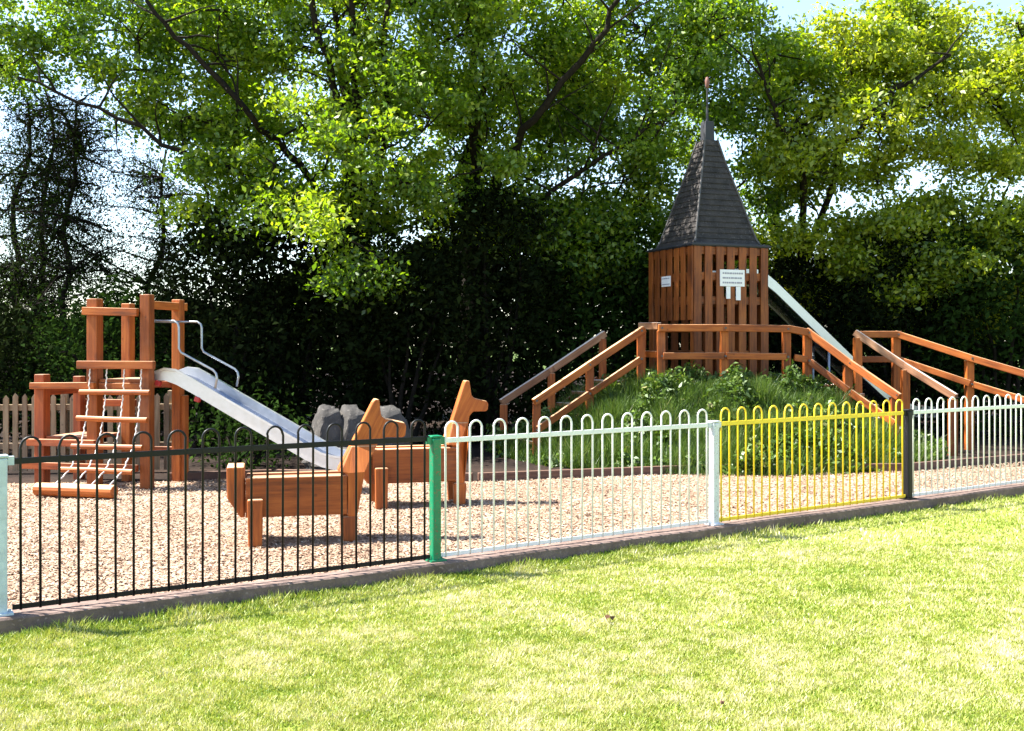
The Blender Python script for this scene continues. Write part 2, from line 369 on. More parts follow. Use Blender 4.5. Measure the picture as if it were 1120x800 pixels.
# wood chips over the bark surface
n_ = 300000
y = RNG.uniform(5.4, 15, n_); x = RNG.uniform(-1, 1, n_) * (y * 0.53 + 0.3)
p0 = KB[0] - nrm * 0.085; s = (x - p0.x) * nrm.x + (y - p0.y) * nrm.y
bx = np.array([p.x for p in back]); by = np.array([p.y for p in back])
k = (s < 0) & (y < np.interp(x, bx, by) - 0.03)
x, y = x[k], y[k]; n_ = len(x)
C = np.stack([x, y, 0.072 + RNG.uniform(0, 0.013, n_)], 1)
nm = unit(RNG.normal(0, 0.24, (n_, 3)) + np.array([0, 0, 1.0])); a_ = unit(np.cross(nm, RNG.normal(size=(n_, 3)))); b_ = np.cross(nm, a_)
la = (RNG.uniform(0.005, 0.019, n_))[:, None]; lb = (RNG.uniform(0.003, 0.009, n_))[:, None]
v = np.empty((n_, 4, 3)); v[:, 0] = C - a_ * la - b_ * lb; v[:, 1] = C + a_ * la - b_ * lb * 0.6; v[:, 2] = C + a_ * la * 0.8 + b_ * lb; v[:, 3] = C - a_ * la * 0.9 + b_ * lb * 0.8
cn = clump_noise(C, 1.1, 2.0)
tt = np.clip(0.60 + RNG.normal(0, 0.20, n_) + 0.22 * cn, 0.05, 1); tt[RNG.uniform(0, 1, n_) < 0.07] = 0.0
o = faces_object('bark_chips', v.reshape(-1, 3), 4, tt, M['chips']); o['kind'] = 'stuff'

# ------------------------------------------------------------------ bow-top railing
GP = 'bow-top railing panels along the kerb'
def panel(i, mat, label, htop):
    a, b = KB[i], KB[i + 1]; d = (b - a); d.z = 0; L = d.length; rz = math.atan2(d.y, d.x)
    t = thing('bow_top_railing', label, 'railing', (a.x, a.y, 0.10), rz, GP)
    MB().beam((0.045, 0, htop - 0.014), (L - 0.045, 0, htop - 0.014), 0.012, 0.036).build('top_rail', mat, t, 0.003)
    MB().beam((0.04, 0, 0.034), (L - 0.04, 0, 0.034), 0.010, 0.030).build('bottom_rail', mat, t, 0.003)
    e = 0.085; step = (L - 2 * e) / 25
    for k in range(13):
        x0 = e + 2 * k * step; x1 = x0 + step; xm = (x0 + x1) / 2; r = step / 2
        wob = random.uniform(-0.004, 0.004)
        pts = [(x0, 0, 0.015), (x0 + wob, 0, htop + 0.06)]
        pts += [(xm - r * math.cos(u), 0, htop + 0.065 + r * 1.05 * math.sin(u)) for u in np.linspace(0.15, math.pi - 0.15, 9)]
        pts += [(x1 + wob, 0, htop + 0.06), (x1, 0, 0.015)]
        MB().tube(pts, 0.0078, 8).build('hoop', mat, t, smooth=True)
    return t
panel(0, M['black'], 'black bow-top railing panel in front of the near timber horse', 0.885)
panel(1, M['white'], 'white bow-top railing panel between the green post and the silver post', 0.865)
panel(2, M['yellow'], 'yellow bow-top railing panel in front of the grassy mound', 0.87)
panel(3, M['white'], 'white bow-top railing panel beyond the black post', 0.87)

def rpost(i, mat, label, top):
    t = thing('railing_post', label, 'post', (KB[i].x - (0.018 if i == 0 else 0), KB[i].y - (0.012 if i == 0 else 0), 0.10), math.atan2(d3.y, d3.x), 'railing posts on the kerb')
    MB().beam((0, 0, -0.02), (0, 0, top), 0.068, 0.068).build('shaft', mat, t, 0.012)
    c = MB().beam((0, 0, top + 0.001), (0, 0, top + 0.016), 0.078, 0.078); c.build('cap', mat, t, 0.006)
    f = MB().beam((0, 0, 0.002), (0, 0, 0.014), 0.125, 0.115)
    for sx in (-1, 1): f.tube([(sx * 0.048, 0, 0.014), (sx * 0.048, 0, 0.026)], 0.009, 6)
    f.build('foot_plate', mat, t)
    for sx in (-1, 1): MB().beam((sx * 0.035, 0, top - 0.02), (sx * 0.07, 0, top - 0.02), 0.03, 0.05).build('rail_lug', mat, t)
    return t
rpost(0, M['paleblue'], 'pale blue square railing post at the near end of the black panel', 0.895)
rpost(1, M['green'], 'green square railing post between black panel and white panel', 0.875)
rpost(2, M['silver'], 'silver grey square railing post between white panel and yellow panel', 0.87)
rpost(3, M['black'], 'black square railing post between yellow panel and farther white panel', 0.875)

# ------------------------------------------------------------------ timber horses
def make_horse(neck, chest):
    t = thing('timber_horse', 'nearer wooden play horse standing just behind the black railing', 'play horse', group='wooden play horses on the bark')
    w = M['wood']
    for sy in (-1, 1):
        MB().prism([(-0.46, 0.22), (0.32, 0.22), (0.32, 0.53), (-0.46, 0.53)], sy * 0.15 - 0.022, sy * 0.15 + 0.022).build('side_board', w, t, 0.011)
        for x0, ztop, yo in ((-0.385, 0.37, 0.209), (0.345, 0.203, 0.1375)):
            MB().prism([(x0 - 0.055, 0), (x0 + 0.05, 0), (x0 + 0.058, ztop), (x0 - 0.062, ztop)], sy * yo - 0.035, sy * yo + 0.035, (0, 1)).build('leg', w, t, 0.014)
    s_ = MB()
    for yy in (-0.084, 0.0, 0.084): s_.prism([(-0.455, 0.475), (0.30, 0.475), (0.30, 0.512), (-0.455, 0.512)], yy - 0.04, yy + 0.04)
    s_.build('seat', w, t, 0.005)
    tl = MB()
    for y0, y1 in ((-0.15, -0.055), (-0.05, 0.05), (0.055, 0.15)):
        tl.prism([(-0.605, 0.615), (-0.47, 0.615), (-0.465, 0.22), (-0.50, 0.22), (-0.60, 0.37)], y0, y1, (0, 1))
    tl.build('tail_board', w, t, 0.013)
    cb = MB().prism(chest, -0.173, 0.173, (0, 1))
    for v in cb.v:
        if v.z > 0.7: v.y *= 0.42                  # the chest tapers into the neck plank
    cb.build('chest', w, t, 0.010)
    nk = MB()
    nk.prism(neck, -0.065, 0.065, (0.5, 1))
    n_ = nk.build('neck', w, t, 0.016)
    return t
h1 = make_horse([(0.25, 0.552), (0.53, 1.10), (0.55, 1.125), (0.585, 1.12), (0.60, 0.99), (0.635, 0.965), (0.79, 0.93), (0.803, 0.90), (0.797, 0.825), (0.78, 0.812), (0.635, 0.815), (0.58, 0.78), (0.46, 0.552)],
                [(0.325, 0.20), (0.40, 0.20), (0.46, 0.55), (0.562, 0.752), (0.358, 0.752), (0.262, 0.556), (0.325, 0.54)])
h1.location = (-1.655, 8.42, 0.07); h1.rotation_euler.z = math.radians(13)
h2 = make_horse([(0.22, 0.552), (0.405, 1.11), (0.42, 1.14), (0.455, 1.135), (0.475, 1.0), (0.50, 0.975), (0.62, 0.945), (0.635, 0.92), (0.63, 0.865), (0.615, 0.85), (0.49, 0.85), (0.455, 0.81), (0.415, 0.552)],
                [(0.325, 0.20), (0.385, 0.20), (0.415, 0.55), (0.440, 0.752), (0.290, 0.752), (0.224, 0.556), (0.325, 0.54)])
h2.location = (-0.90, 10.3, 0.07); h2.rotation_euler.z = math.radians(15); h2.scale = (1.06, 1.04, 1.06)
h2['label'] = 'farther wooden play horse, its raised head above the green post'

# ------------------------------------------------------------------ small climbing tower with slide
Bp = W(161, 11.36, 0.05); th = math.radians(12.5); S = 0.634
e1 = Vector((math.cos(th), -math.sin(th), 0)); e2 = Vector((math.sin(th), math.cos(th), 0))   # e1 to the right, e2 away
def make_climber():
    t = thing('climbing_frame', 'small wooden climbing frame with chain rung net and steel slide', 'climbing frame', Bp, math.atan2(e1.y, e1.x))
    wd = M['wood']; wr = M['wood_red']
    z0 = Bp.z
    def z(v): return v - z0
    posts = [((0, 0), 2.17, 0.112), ((-S, 0), 2.13, 0.125), ((-S, S), 2.10, 0.11), ((0, S), 2.14, 0.105), ((-2 * S - .02, 0), 1.30, 0.12), ((-2 * S, S), 1.26, 0.10)]
    for (x, y), top, w in posts:
        MB().beam((x, y, -0.15), (x, y, z(top)), w, w).build('post', wd if top > 2 else wr, t, 0.008)
    def b(name, p, q, w, h, m=wd): MB().beam(p, q, w, h).build(name, m, t, 0.006)
    b('rail', (-S - 0.09, -0.083, z(1.995)), (-0.062, -0.083, z(1.975)), 0.05, 0.085)
    b('rail', (0.0, 0.062, z(2.06)), (0.0, S + 0.14, z(2.06)), 0.08, 0.085)
    b('rail', (-S, 0.075, z(2.0)), (-S, S - 0.06, z(2.0)), 0.06, 0.08, wr)
    b('rail', (-2 * S - 0.1, -0.09, z(1.175)), (-S + 0.06, -0.09, z(1.185)), 0.05, 0.07)
    b('rail', (-2 * S - .02, 0.07, z(1.1)), (-2 * S - .01, S - 0.06, z(1.1)), 0.05, 0.07, wr)
    b('rail', (-2 * S, S + 0.075, z(0.95)), (-S + 0.05, S + 0.075, z(0.95)), 0.05, 0.08, wr)
    # decks
    dk = MB()
    for k in range(5): dk.beam((-S + 0.07, 0.03 + k * 0.125, z(1.235)), (-0.07, 0.03 + k * 0.125, z(1.235)), 0.115, 0.035)
    dk.build('upper_deck', wd, t, 0.004)
    b('deck_beam', (-S + 0.07, -0.02, z(1.175)), (-0.065, -0.02, z(1.175)), 0.045, 0.075)
    b('deck_beam', (-S + 0.07, S, z(1.175)), (-0.065, S, z(1.175)), 0.045, 0.075, wr)
    lk = MB()
    for k in range(5): lk.beam((-2 * S + 0.04, 0.03 + k * 0.125, z(0.60)), (-S - 0.075, 0.03 + k * 0.125, z(0.60)), 0.115, 0.035)
    lk.build('lower_deck', wr, t, 0.004)
    b('deck_beam', (-2 * S - 0.14, -0.085, z(0.555)), (-S + 0.06, -0.085, z(0.555)), 0.05, 0.075, wr)
    b('deck_beam', (-2 * S - 0.20, -0.088, z(0.30)), (-0.06, -0.088, z(0.30)), 0.05, 0.075, wr)
    b('deck_beam', (-S + 0.07, S, z(0.42)), (-0.05, S, z(0.42)), 0.05, 0.09, wr)
    MB().beam((0.07, S + 0.02, -0.1), (0.07, S + 0.02, z(1.05)), 0.05, 0.1).build('brace_post', wd, t, 0.006)
    # hanging net: four chains, rungs between the head rail and the ground log
    nt_ = thing('rung_net', None, None); nt_.parent = t
    top0, bot0 = Vector((-0.315, -0.10, z(1.41))), Vector((-0.33, -0.78, z(0.15)))
    hw = 0.44
    MB().beam(top0 + Vector((-hw - .02, 0, 0)), top0 + Vector((hw + .02, 0, 0)), 0.06, 0.085).build('head_rail', wd, nt_, 0.006)
    prof = [(0.0, 1.41), (0.02, 1.12), (0.07, 0.83), (0.16, 0.545), (0.345, 0.317), (0.68, 0.15)]
    cz = np.array([p[1] for p in prof][::-1]); cy = np.array([p[0] for p in prof][::-1])
    def net_pt(zz, q=0.0): return Vector((top0.x + q, top0.y - float(np.interp(zz, cz, cy)), z(zz)))
    for k in range(1, 5):
        c = net_pt(prof[k][1])
        MB().tube([c + Vector((-hw + .02, 0, random.uniform(-.01, .01))), c + Vector((0, 0, -.004)), c + Vector((hw - .02, 0, random.uniform(-.01, .01)))], 0.030, 10).build('rung', wd, nt_, smooth=False)
    lg = MB().tube([bot0 + Vector((-hw - .01, 0, 0)), bot0 + Vector((hw + .01, 0, 0))], 0.068, 14); lg.build('ground_log', wd, nt_, 0.01)
    for q in (-0.31, -0.105, 0.105, 0.31):
        pts = [net_pt(zz, q) for zz in np.linspace(1.38, 0.17, 44)]
        MB().tube([p + Vector((0.004 * (-1) ** i, 0.004 * (-1) ** (i // 2), 0)) for i, p in enumerate(pts)], 0.0075, 5).build('chain', M['chain'], nt_)
    # slide: local u (right), v (away)
    sl = thing('slide', None, None); sl.parent = t
    vc = S / 2; hwid = 0.215
    path = [(0.0, 1.27), (0.16, 1.27), (0.30, 1.225), (0.50, 1.125), (1.0, 0.86), (1.5, 0.60), (1.80, 0.445), (1.98, 0.375), (2.14, 0.345), (2.32, 0.335)]
    bd = MB(); vs = []; gs = []
    for u, zz in path:
        for v_, dz in ((-hwid, 0.03), (-hwid * 0.8, 0), (0, -0.006), (hwid * 0.8, 0), (hwid, 0.03)):
            vs.append((u, vc + v_, z(zz + dz))); gs.append((u, v_, 0))
    bd.add(vs, [(i * 5 + k, (i + 1) * 5 + k, (i + 1) * 5 + k + 1, i * 5 + k + 1) for i in range(len(path) - 1) for k in range(4)], gs)
    o = bd.build('chute_bed', M['steel_bed'], sl, smooth=True); so = o.modifiers.new('thick', 'SOLIDIFY'); so.thickness = 0.012; so.offset = -1
    for sgn in (-1, 1):
        wl = MB(); vs = []; gs = []
        for i, (u, zz) in enumerate(path):
            hh = 0.05 + 0.085 * min(1, max(0, (u - 0.02) / 0.22)) * (1 if u < 1.9 else 0.8)
            y_ = vc + sgn * (hwid + 0.004); yo = y_ + sgn * 0.018
            for yy, dz in ((y_, 0.01), (y_, hh), (yo + sgn * .012, hh + 0.006), (yo + sgn * .012, hh - 0.02), (yo, hh - 0.025), (yo, -0.03), (y_, -0.03)):
                vs.append((u, yy, z(zz + dz))); gs.append((u, yy, dz))
        m_ = 7
        fs_ = [(i * m_ + k, (i + 1) * m_ + k, (i + 1) * m_ + (k + 1) % m_, i * m_ + (k + 1) % m_) for i in range(len(path) - 1) for k in range(m_)]
        fs_ += [tuple(range(m_)), tuple(range(len(vs) - 1, len(vs) - m_ - 1, -1))]
        wl.add(vs, fs_, gs); wl.build('side_wall', M['steel'], sl)
        v_ = vc + sgn * (hwid + 0.03); zz = 1.885
        pts = [(0.03, v_, zz), (0.28, v_, zz), (0.325, v_, zz - 0.03), (0.335, v_, zz - 0.07), (0.335, v_, 1.59), (0.36, v_, 1.545), (0.74, v_, 1.355), (0.775, v_, 1.32), (0.785, v_, 1.27), (0.765, v_, 1.16)]
        MB().tube([(p[0], p[1], z(p[2])) for p in pts], 0.0125, 10).build('handrail', M['galv'], sl, smooth=True)
        for u, zz in ((0.05, 1.27), (0.52, 1.10)):
            MB().beam((u, v_ - .02 * sgn, z(zz - 0.05)), (u + 0.055, v_ - .02 * sgn, z(zz - 0.07)), 0.055, 0.055).build('clamp', M['red'], sl, 0.006)
    MB().beam((0.04, 0.05, z(1.885)), (0.04, S - 0.05, z(1.885)), 0.03, 0.03).build('cross_bar', M['galv'], sl, 0.006)
    for sgn in (-1, 1):
        MB().tube([(2.02, vc + sgn * 0.18, -0.05), (2.02, vc + sgn * 0.18, z(0.345))], 0.022, 8).build('support_leg', M['galv'], sl, smooth=True)
    return t
make_climber()

# ------------------------------------------------------------------ tower on the mound
TN = W(758, 15.5, 0.0); ph = math.radians(21.5); TS = 1.297; TB = 0.92
tx = Vector((math.cos(ph), math.sin(ph), 0)); ty = Vector((-math.sin(ph), math.cos(ph), 0))
def make_tower():
    t = thing('play_tower', 'brown slatted wooden play tower with dark pointed roof on the mound', 'play tower', (TN.x, TN.y, TB), ph)
    w = M['wood_tower']; EZ = 3.08 - TB
    for x, y in ((0.05, 0.05), (TS - 0.05, 0.05), (0.05, TS - 0.05), (TS - 0.05, TS - 0.05)):
        MB().beam((x, y, -0.4), (x, y, EZ - 0.01), 0.09, 0.09).build('corner_post', w, t, 0.006)
    def wall(name, org, ax, out, z0, z1, nsl=7):
        m = MB(); sw = 0.128
        for k in range(nsl):
            c = sw / 2 + k * (TS - sw) / (nsl - 1) + random.uniform(-.006, .006)
            p = org + ax * c + out * 0.014
            m.beam(p + Vector((0, 0, z0 + random.uniform(-.01, .01))), p + Vector((random.uniform(-.004, .004), 0, z1)), sw if abs(ax.x) > .5 else 0.022, 0.022 if abs(ax.x) > .5 else sw, (0, 1, 0))
        for zz in [q for q in (0.12, 0.55, 0.95, 1.36, 1.72, EZ - 0.06) if q > z0]:
            p = org + ax * 0.1 - out * 0.014; q = org + ax * (TS - 0.1) - out * 0.014
            m.beam(p + Vector((0, 0, zz)), q + Vector((0, 0, zz)), 0.03, 0.115)
        return m.build(name, w, t, 0.004)
    X, Y = Vector((1, 0, 0)), Vector((0, 1, 0))
    wall('slatted_wall', Vector((0, 0, 0)), X, -Y, -0.2, EZ)
    wall('slatted_wall', Vector((0, 0, 0)), Y, -X, 1.06, EZ)
    wall('slatted_wall', Vector((0, TS, 0)), X, Y, -0.2, EZ)
    wall('slatted_wall', Vector((TS, 0, 0)), Y, X, -0.2, 1.3)
    fl = MB()
    for k in range(9): fl.beam((0.09 + k * 0.14, 0.05, 1.66), (0.09 + k * 0.14, TS - 0.05, 1.66), 0.13, 0.035)
    fl.build('upper_floor', w, t)
    fl = MB()
    for k in range(9): fl.beam((0.09 + k * 0.14, 0.05, 0.03), (0.09 + k * 0.14, TS - 0.05, 0.03), 0.13, 0.035)
    fl.build('lower_floor', w, t)
    # roof
    c = TS / 2
    ea = MB(); q = TS / 2 + 0.035
    ea.prism([(c - q, EZ), (c + q, EZ), (c + q - 0.02, EZ + 0.05), (c - q + 0.02, EZ + 0.05)], c - q, c + q)
    ea.prism([(c - q - 0.015, EZ + 0.012), (c + q + 0.015, EZ + 0.012), (c + q + 0.015, EZ + 0.035), (c - q - 0.015, EZ + 0.035)], c - q - 0.015, c + q + 0.015)
    rf = MB()
    zk = [(0.05, 0.87), (0.13, 0.81), (0.30, 0.735), (0.84, 0.51), (1.35, 0.29), (1.74, 0.145)]
    def kk(zz): return np.interp(zz, [a for a, _ in zk], [b for _, b in zk]) * TS / 2
    ncs = 19; zs = np.linspace(0.05, 1.70, ncs + 1)
    for i in range(ncs):
        za, zb = zs[i], zs[i + 1]; ra, rb = kk(za) + 0.014, kk(zb)
        vs = [(c + sx * ra, c + sy * ra, EZ + za) for sx, sy in ((-1, -1), (1, -1), (1, 1), (-1, 1))] + [(c + sx * rb, c + sy * rb, EZ + zb + 0.004) for sx, sy in ((-1, -1), (1, -1), (1, 1), (-1, 1))]
        rf.add(vs, [(3, 2, 1, 0), (4, 5, 6, 7)] + [(k, (k + 1) % 4, (k + 1) % 4 + 4, k + 4) for k in range(4)], [(0, 0, 0)] * 8)
    roof = rf.build('roof', M['slate'], t)
    ea.build('eaves', M['lead'], roof, 0.004)
    hp = MB()
    for sx, sy in ((-1, -1), (1, -1), (-1, 1), (1, 1)):
        hp.tube([(c + sx * (kk(z_) + .01), c + sy * (kk(z_) + .01), EZ + z_ + 0.01) for z_ in (0.06, 0.13, 0.30, 0.84, 1.35, 1.70)], 0.016, 6)
    hp.build('hip_strip', M['leadpale'], roof)
    fn = MB(); zt = EZ + 1.70
    fn.prism([(c - 0.085, zt), (c + 0.085, zt), (c + 0.075, zt + 0.3), (c - 0.075, zt + 0.3)], c - 0.08, c + 0.08)
    fin = fn.build('finial', M['lead'], roof, 0.01)
    MB().tube([(c, c, zt + 0.3), (c, c, zt + 0.85)], [0.022, 0.011], 8).build('spike', M['lead'], roof)
    MB().tube([(c, c, zt + 0.82), (c, c, zt + 0.85), (c, c, zt + 0.93), (c, c, zt + 0.99), (c, c, zt + 1.0)], [0.012, 0.03, 0.038, 0.024, 0.006], 10).build('finial_cap', M['clay'], roof, smooth=True)
    # slide leaving the far right side of the tower
    sl = thing('slide', None, None); sl.parent = t
    path = [(-0.45, 1.72), (0.05, 1.72), (0.22, 1.66), (0.40, 1.54), (1.2, 0.90), (2.0, 0.26), (2.5, -0.12), (2.9, -0.38), (3.2, -0.48), (3.6, -0.50)]
    hw = 0.23; bd = MB(); vs = []
    for u, zz in path:
        for v_ in (-hw, 0, hw): vs.append((TS + 0.04 + u, c + v_, zz))
    bd.add(vs, [(i * 3 + k, (i + 1) * 3 + k, (i + 1) * 3 + k + 1, i * 3 + k + 1) for i in range(len(path) - 1) for k in range(2)], [(0, 0, 0)] * len(vs))
    o = bd.build('chute_bed', M['steel_bed'], sl, smooth=True); so = o.modifiers.new('thick', 'SOLIDIFY'); so.thickness = 0.02; so.offset = -1
    for sg in (-1, 1):
        m = MB(); vs = []
        for u, zz in path:
            y0_, y1_ = c + sg * (hw + 0.003), c + sg * (hw + 0.035)
            for yy, dz in ((y0_, -0.03), (y0_, 0.15), (y1_, 0.15), (y1_, -0.03)): vs.append((TS + 0.04 + u, yy, zz + dz))
        fs_ = [(i * 4 + k, (i + 1) * 4 + k, (i + 1) * 4 + (k + 1) % 4, i * 4 + (k + 1) % 4) for i in range(len(path) - 1) for k in range(4)] + [(0, 1, 2, 3), tuple(range(len(vs) - 1, len(vs) - 5, -1))]
        m.add(vs, fs_, [(0, 0, 0)] * len(vs)); m.build('side_wall', M['steel'], sl)
    for u in (1.5, 3.2):
        for sg in (-1, 1):
            MB().tube([(TS + u, c + sg * 0.2, -0.85), (TS + u, c + sg * 0.2, float(np.interp(u - .04, [p[0] for p in path], [p[1] for p in path])) - 0.03)], 0.025, 8).build('support_leg', M['galv'], sl, smooth=True)
    return t
make_tower()

def notice(label, org, x0, x1, z0, z1, left=False, lines=3, strips=(), name='notice_board'):
    rz = ph if not left else ph - math.pi / 2
    t = thing(name, label, 'sign', org, rz)
    MB().prism([(x0, z0), (x1, z0), (x1, z1), (x0, z1)], -0.012, 0.0).build('board', M['sign'], t, 0.003)
    wd_ = x1 - x0; hg = z1 - z0
    for k in range(lines):                    # unreadable at this size: grey words, joined on their line
        zz = z1 - hg * (0.22 + 0.56 * k / max(1, lines - 1)); hh = hg * 0.05; xx = x0 + wd_ * 0.1; m = MB(); q = []
        while xx < x1 - wd_ * 0.14:
            ww = min(random.uniform(0.02, 0.055), x1 - wd_ * 0.08 - xx)
            q += [(xx, hh), (xx + ww, hh), (xx + ww, 0.001), (xx + ww + 0.01, 0.001)]; xx += ww + 0.01
        q = q[:-1]
        m.prism([(u, zz + v) for u, v in q] + [(u, zz - v) for u, v in reversed(q)], -0.0150, -0.0125); m.build('print', M['ink'], t)
    for a, b, c_, d in strips:
        MB().prism([(a, c_), (b, c_), (b, d), (a, d)], -0.010, 0.0).build('paper_strip', M['sign'], t)
org = TN - ty * 0.030; org = Vector((org.x, org.y, 0))
notice('large white notice with three lines of small print on the slatted tower', org, 0.44, 0.87, 2.49, 2.74, strips=((0.55, 0.62, 2.305, 2.487), (0.72, 0.80, 2.285, 2.487)))
org2 = TN - tx * 0.030 + ty * 0.86; org2 = Vector((org2.x, org2.y, 0))
notice('small square white notice on the shaded left wall of the tower', org2, 0.0, 0.27, 2.51, 2.67, left=True, lines=2, name='small_notice')

# ------------------------------------------------------------------ railings and stairs on the mound
def gz(p): return mound_z(p.x, p.y)
def rail_run(name, label, cat, tops, low_drop=None, wr=(0.07, 0.10), wood='wood', topwood=None, group=None, skip=(), pw=0.11):
    base = tops[0]; t = thing(name, label, cat, (base.x, base.y, gz(base)), 0, group); o = Vector((base.x, base.y, gz(base)))
    for i, p in enumerate(tops):
        if i in skip: continue
        g = gz(p) - 0.15
        po = MB().beam(Vector((p.x, p.y, g)) - o, p - o + Vector((0, 0, -0.035)), pw, pw).build('post', M[wood], t, 0.008)
        if not topwood:
            for dz in ((0.0,) + ((-low_drop,) if low_drop else ())):
                q = p - o + Vector((0, 0, dz)); yf = -pw / 2 - (wr[0] - 0.012 if dz == 0 else 0.05)
                MB().tube([q + Vector((0, yf + 0.01, 0)), q + Vector((0, yf - 0.012, 0))], 0.016, 8).build('bolt', M['bolt'], po)
    for i in range(len(tops) - 1):
        a, b = tops[i] - o, tops[i + 1] - o; d = (b - a).normalized()
        fo = Vector((0, -pw / 2 - wr[0] / 2 + 0.012, 0)) if not topwood else Vector((0, 0, 0.016))
        MB().beam(a - d * 0.05 + fo, b + d * 0.05 + fo, wr[0], wr[1]).build('top_rail', M[topwood or wood], t, 0.008)
        if low_drop:
            MB().beam(a + d * 0.02 + Vector((0, -pw / 2 - .025, -low_drop)), b - d * 0.02 + Vector((0, -pw / 2 - .025, -low_drop)), 0.05, 0.095).build('lower_rail', M[wood], t, 0.008)
    return t, o
rail_run('deck_railing', 'level two-rail wooden railing across the front of the slatted tower', 'railing', [P(723, 359, 14.85), P(792, 359, 14.9), P(860, 360, 14.95)], 0.395)
rail_run('deck_railing', 'short wooden railing piece with pale top left of the slatted tower', 'railing', [P(702, 358, 15.35), P(719, 358, 14.95)], 0.39, topwood='wood_grey', skip=(1,))
rail_run('deck_railing', 'short wooden railing joining the tower railing to the stair beside the steel slide', 'railing', [P(866, 361, 14.98), P(882, 364, 15.05)], 0.39, skip=(0, 1))
rail_run('stair_railing', 'orange two-rail railing on the near side of the left-hand stair up the mound', 'railing', [P(701, 362, 15.05), P(645, 399, 14.7), P(587, 438, 14.3)], 0.40, group='stair railings on the mound')
rail_run('stair_railing', 'pale grey handrail on the far side of the left-hand stair up the mound', 'railing', [P(659, 368, 15.9), P(603, 406, 15.5), P(551, 440, 15.15)], None, topwood='wood_grey', group='stair railings on the mound')
rail_run('stair_railing', 'orange two-rail railing running down from the tower in front of its steel slide', 'railing', [P(883, 364, 15.05), P(927, 397, 14.75), P(978, 432, 14.3)], 0.40, group='stair railings on the mound')
rail_run('stair_railing', 'pale sloping handrail from the landing down to the farther white railing panel', 'railing', [P(938, 367, 15.7), P(990, 402, 15.3), P(1042, 434, 14.8)], None, topwood='wood_grey', group='stair railings on the mound')
rail_run('ramp_railing', 'long two-rail wooden ramp railing sloping gently down behind the farther white panel', 'railing', [P(938, 366, 16.1), P(980, 366, 16.1), P(1060, 392, 15.6), P(1142, 416, 15.1)], 0.38, skip=(0,))

def stair(label, a, b, width_dir, n=6):
    t = thing('stair', label, 'stair', (b.x, b.y, 0.06)); o = Vector((b.x, b.y, 0.06))
    for s_ in (0.06, 0.94):
        MB().beam(a + width_dir * s_ - o, b + width_dir * s_ - o, 0.05, 0.2).build('stringer', M['wood_red'], t, 0.006)
    for k in range(n):
        c = a.lerp(b, (k + 0.5) / n) + Vector((0, 0, 0.10)) - o
        MB().beam(c + width_dir * 0.08, c + width_dir * 0.92, 0.24, 0.045).build('tread', M['wood_grey'], t, 0.005)
stair('wooden stair climbing the left flank of the mound to the tower', P(690, 420, 15.2), P(585, 500, 14.5), Vector((-0.42, 0.75, 0)))
stair('wooden stair going down the right flank of the mound under the steel slide', P(892, 424, 15.2), P(990, 500, 14.5), Vector((0.55, 0.75, 0)))

# ------------------------------------------------------------------ picket fence, edging, boulders
a, b = W(-70, 12.7, 0.06), W(204, 12.95, 0.06); d = b - a; L = d.length
pf = thing('picket_fence', 'pale wooden picket fence behind the climbing frame', 'fence', a, math.atan2(d.y, d.x))
for zz in (0.33, 0.80): MB().beam((0, 0.03, zz), (L, 0.03, zz), 0.035, 0.075).build('rail', M['picket'], pf, 0.004)
for k in range(3): MB().beam((0.2 + k * (L - .4) / 2, 0.085, -0.1), (0.2 + k * (L - .4) / 2, 0.085, 1.0), 0.075, 0.075).build('post', M['picket'], pf, 0.006)
for k in range(int(L / 0.112)):
    x0 = 0.03 + k * 0.112; tz = 0.95 + random.uniform(-.015, .015); w_ = 0.030
    MB().prism([(x0 - w_, 0.03), (x0 + w_, 0.03), (x0 + w_ + random.uniform(-.004, .004), tz - 0.03), (x0 + random.uniform(-.005, .005), tz + 0.012), (x0 - w_, tz - 0.03)], -0.012, 0.010, (0, 1)).build('picket', M['picket'], pf)

edge_lab = ['low dark edging board at the back of the bark below the slide', 'low dark edging board at the back of the bark beyond the farther horse',
            'low dark edging board at the foot of the left mound stair', 'low dark edging board along the foot of the grassy mound behind the yellow panel', 'low edging board curving back behind the farther white panel']
for i, lab in zip((2, 3, 4, 6, 7), edge_lab):
    a, b = back[i], back[i + 1]
    if i == 4: b = back[6]
    m = MB(); dd = (b - a).normalized()
    m.beam(Vector((0, 0, 0.0)) + dd * 0.03, (b - a) - dd * 0.03, 0.06, 0.22)
    o = m.build('edging_board', M['edging'], None, 0.008); o.location = (a.x, a.y, 0.06); tag(o, lab, 'edging', 'edging boards at the back of the bark')

def boulder(label, c, r, seed):
    import bmesh
    bm = bmesh.new(); bmesh.ops.create_icosphere(bm, subdivisions=4, radius=1)
    for v in bm.verts:
        p = v.co.copy(); k = 1 + 0.28 * mnoise.noise(p * 1.3 + Vector((seed, 0, 0))) + 0.12 * mnoise.noise(p * 3.5 + Vector((0, seed, 0))) + 0.05 * mnoise.noise(p * 9)
        q = p * k
        for ax in (Vector((0.6, -0.7, 0.4)), Vector((-0.7, -0.5, 0.5)), Vector((0.1, -.3, 1))):   # flat broken faces
            ax = ax.normalized(); e_ = q.dot(ax) - 0.72
            if e_ > 0: q -= ax * e_ * 0.8
        v.co = Vector((q.x * r[0], q.y * r[1], q.z * r[2]))
    me = bpy.data.meshes.new('boulder'); bm.to_mesh(me); bm.free(); me.materials.append(M['stone'])
    o = bpy.data.objects.new('boulder', me); COL.objects.link(o); o.location = c; tag(o, label, 'boulder', 'boulders behind the horses')
boulder('upright grey boulder beside the foot of the steel slide', W(357, 12.8, 0.52), (0.20, 0.2, 0.42), 1.3)
boulder('pale topped grey boulder leaning against the upright one', W(385, 12.9, 0.50), (0.22, 0.22, 0.42), 6.1)
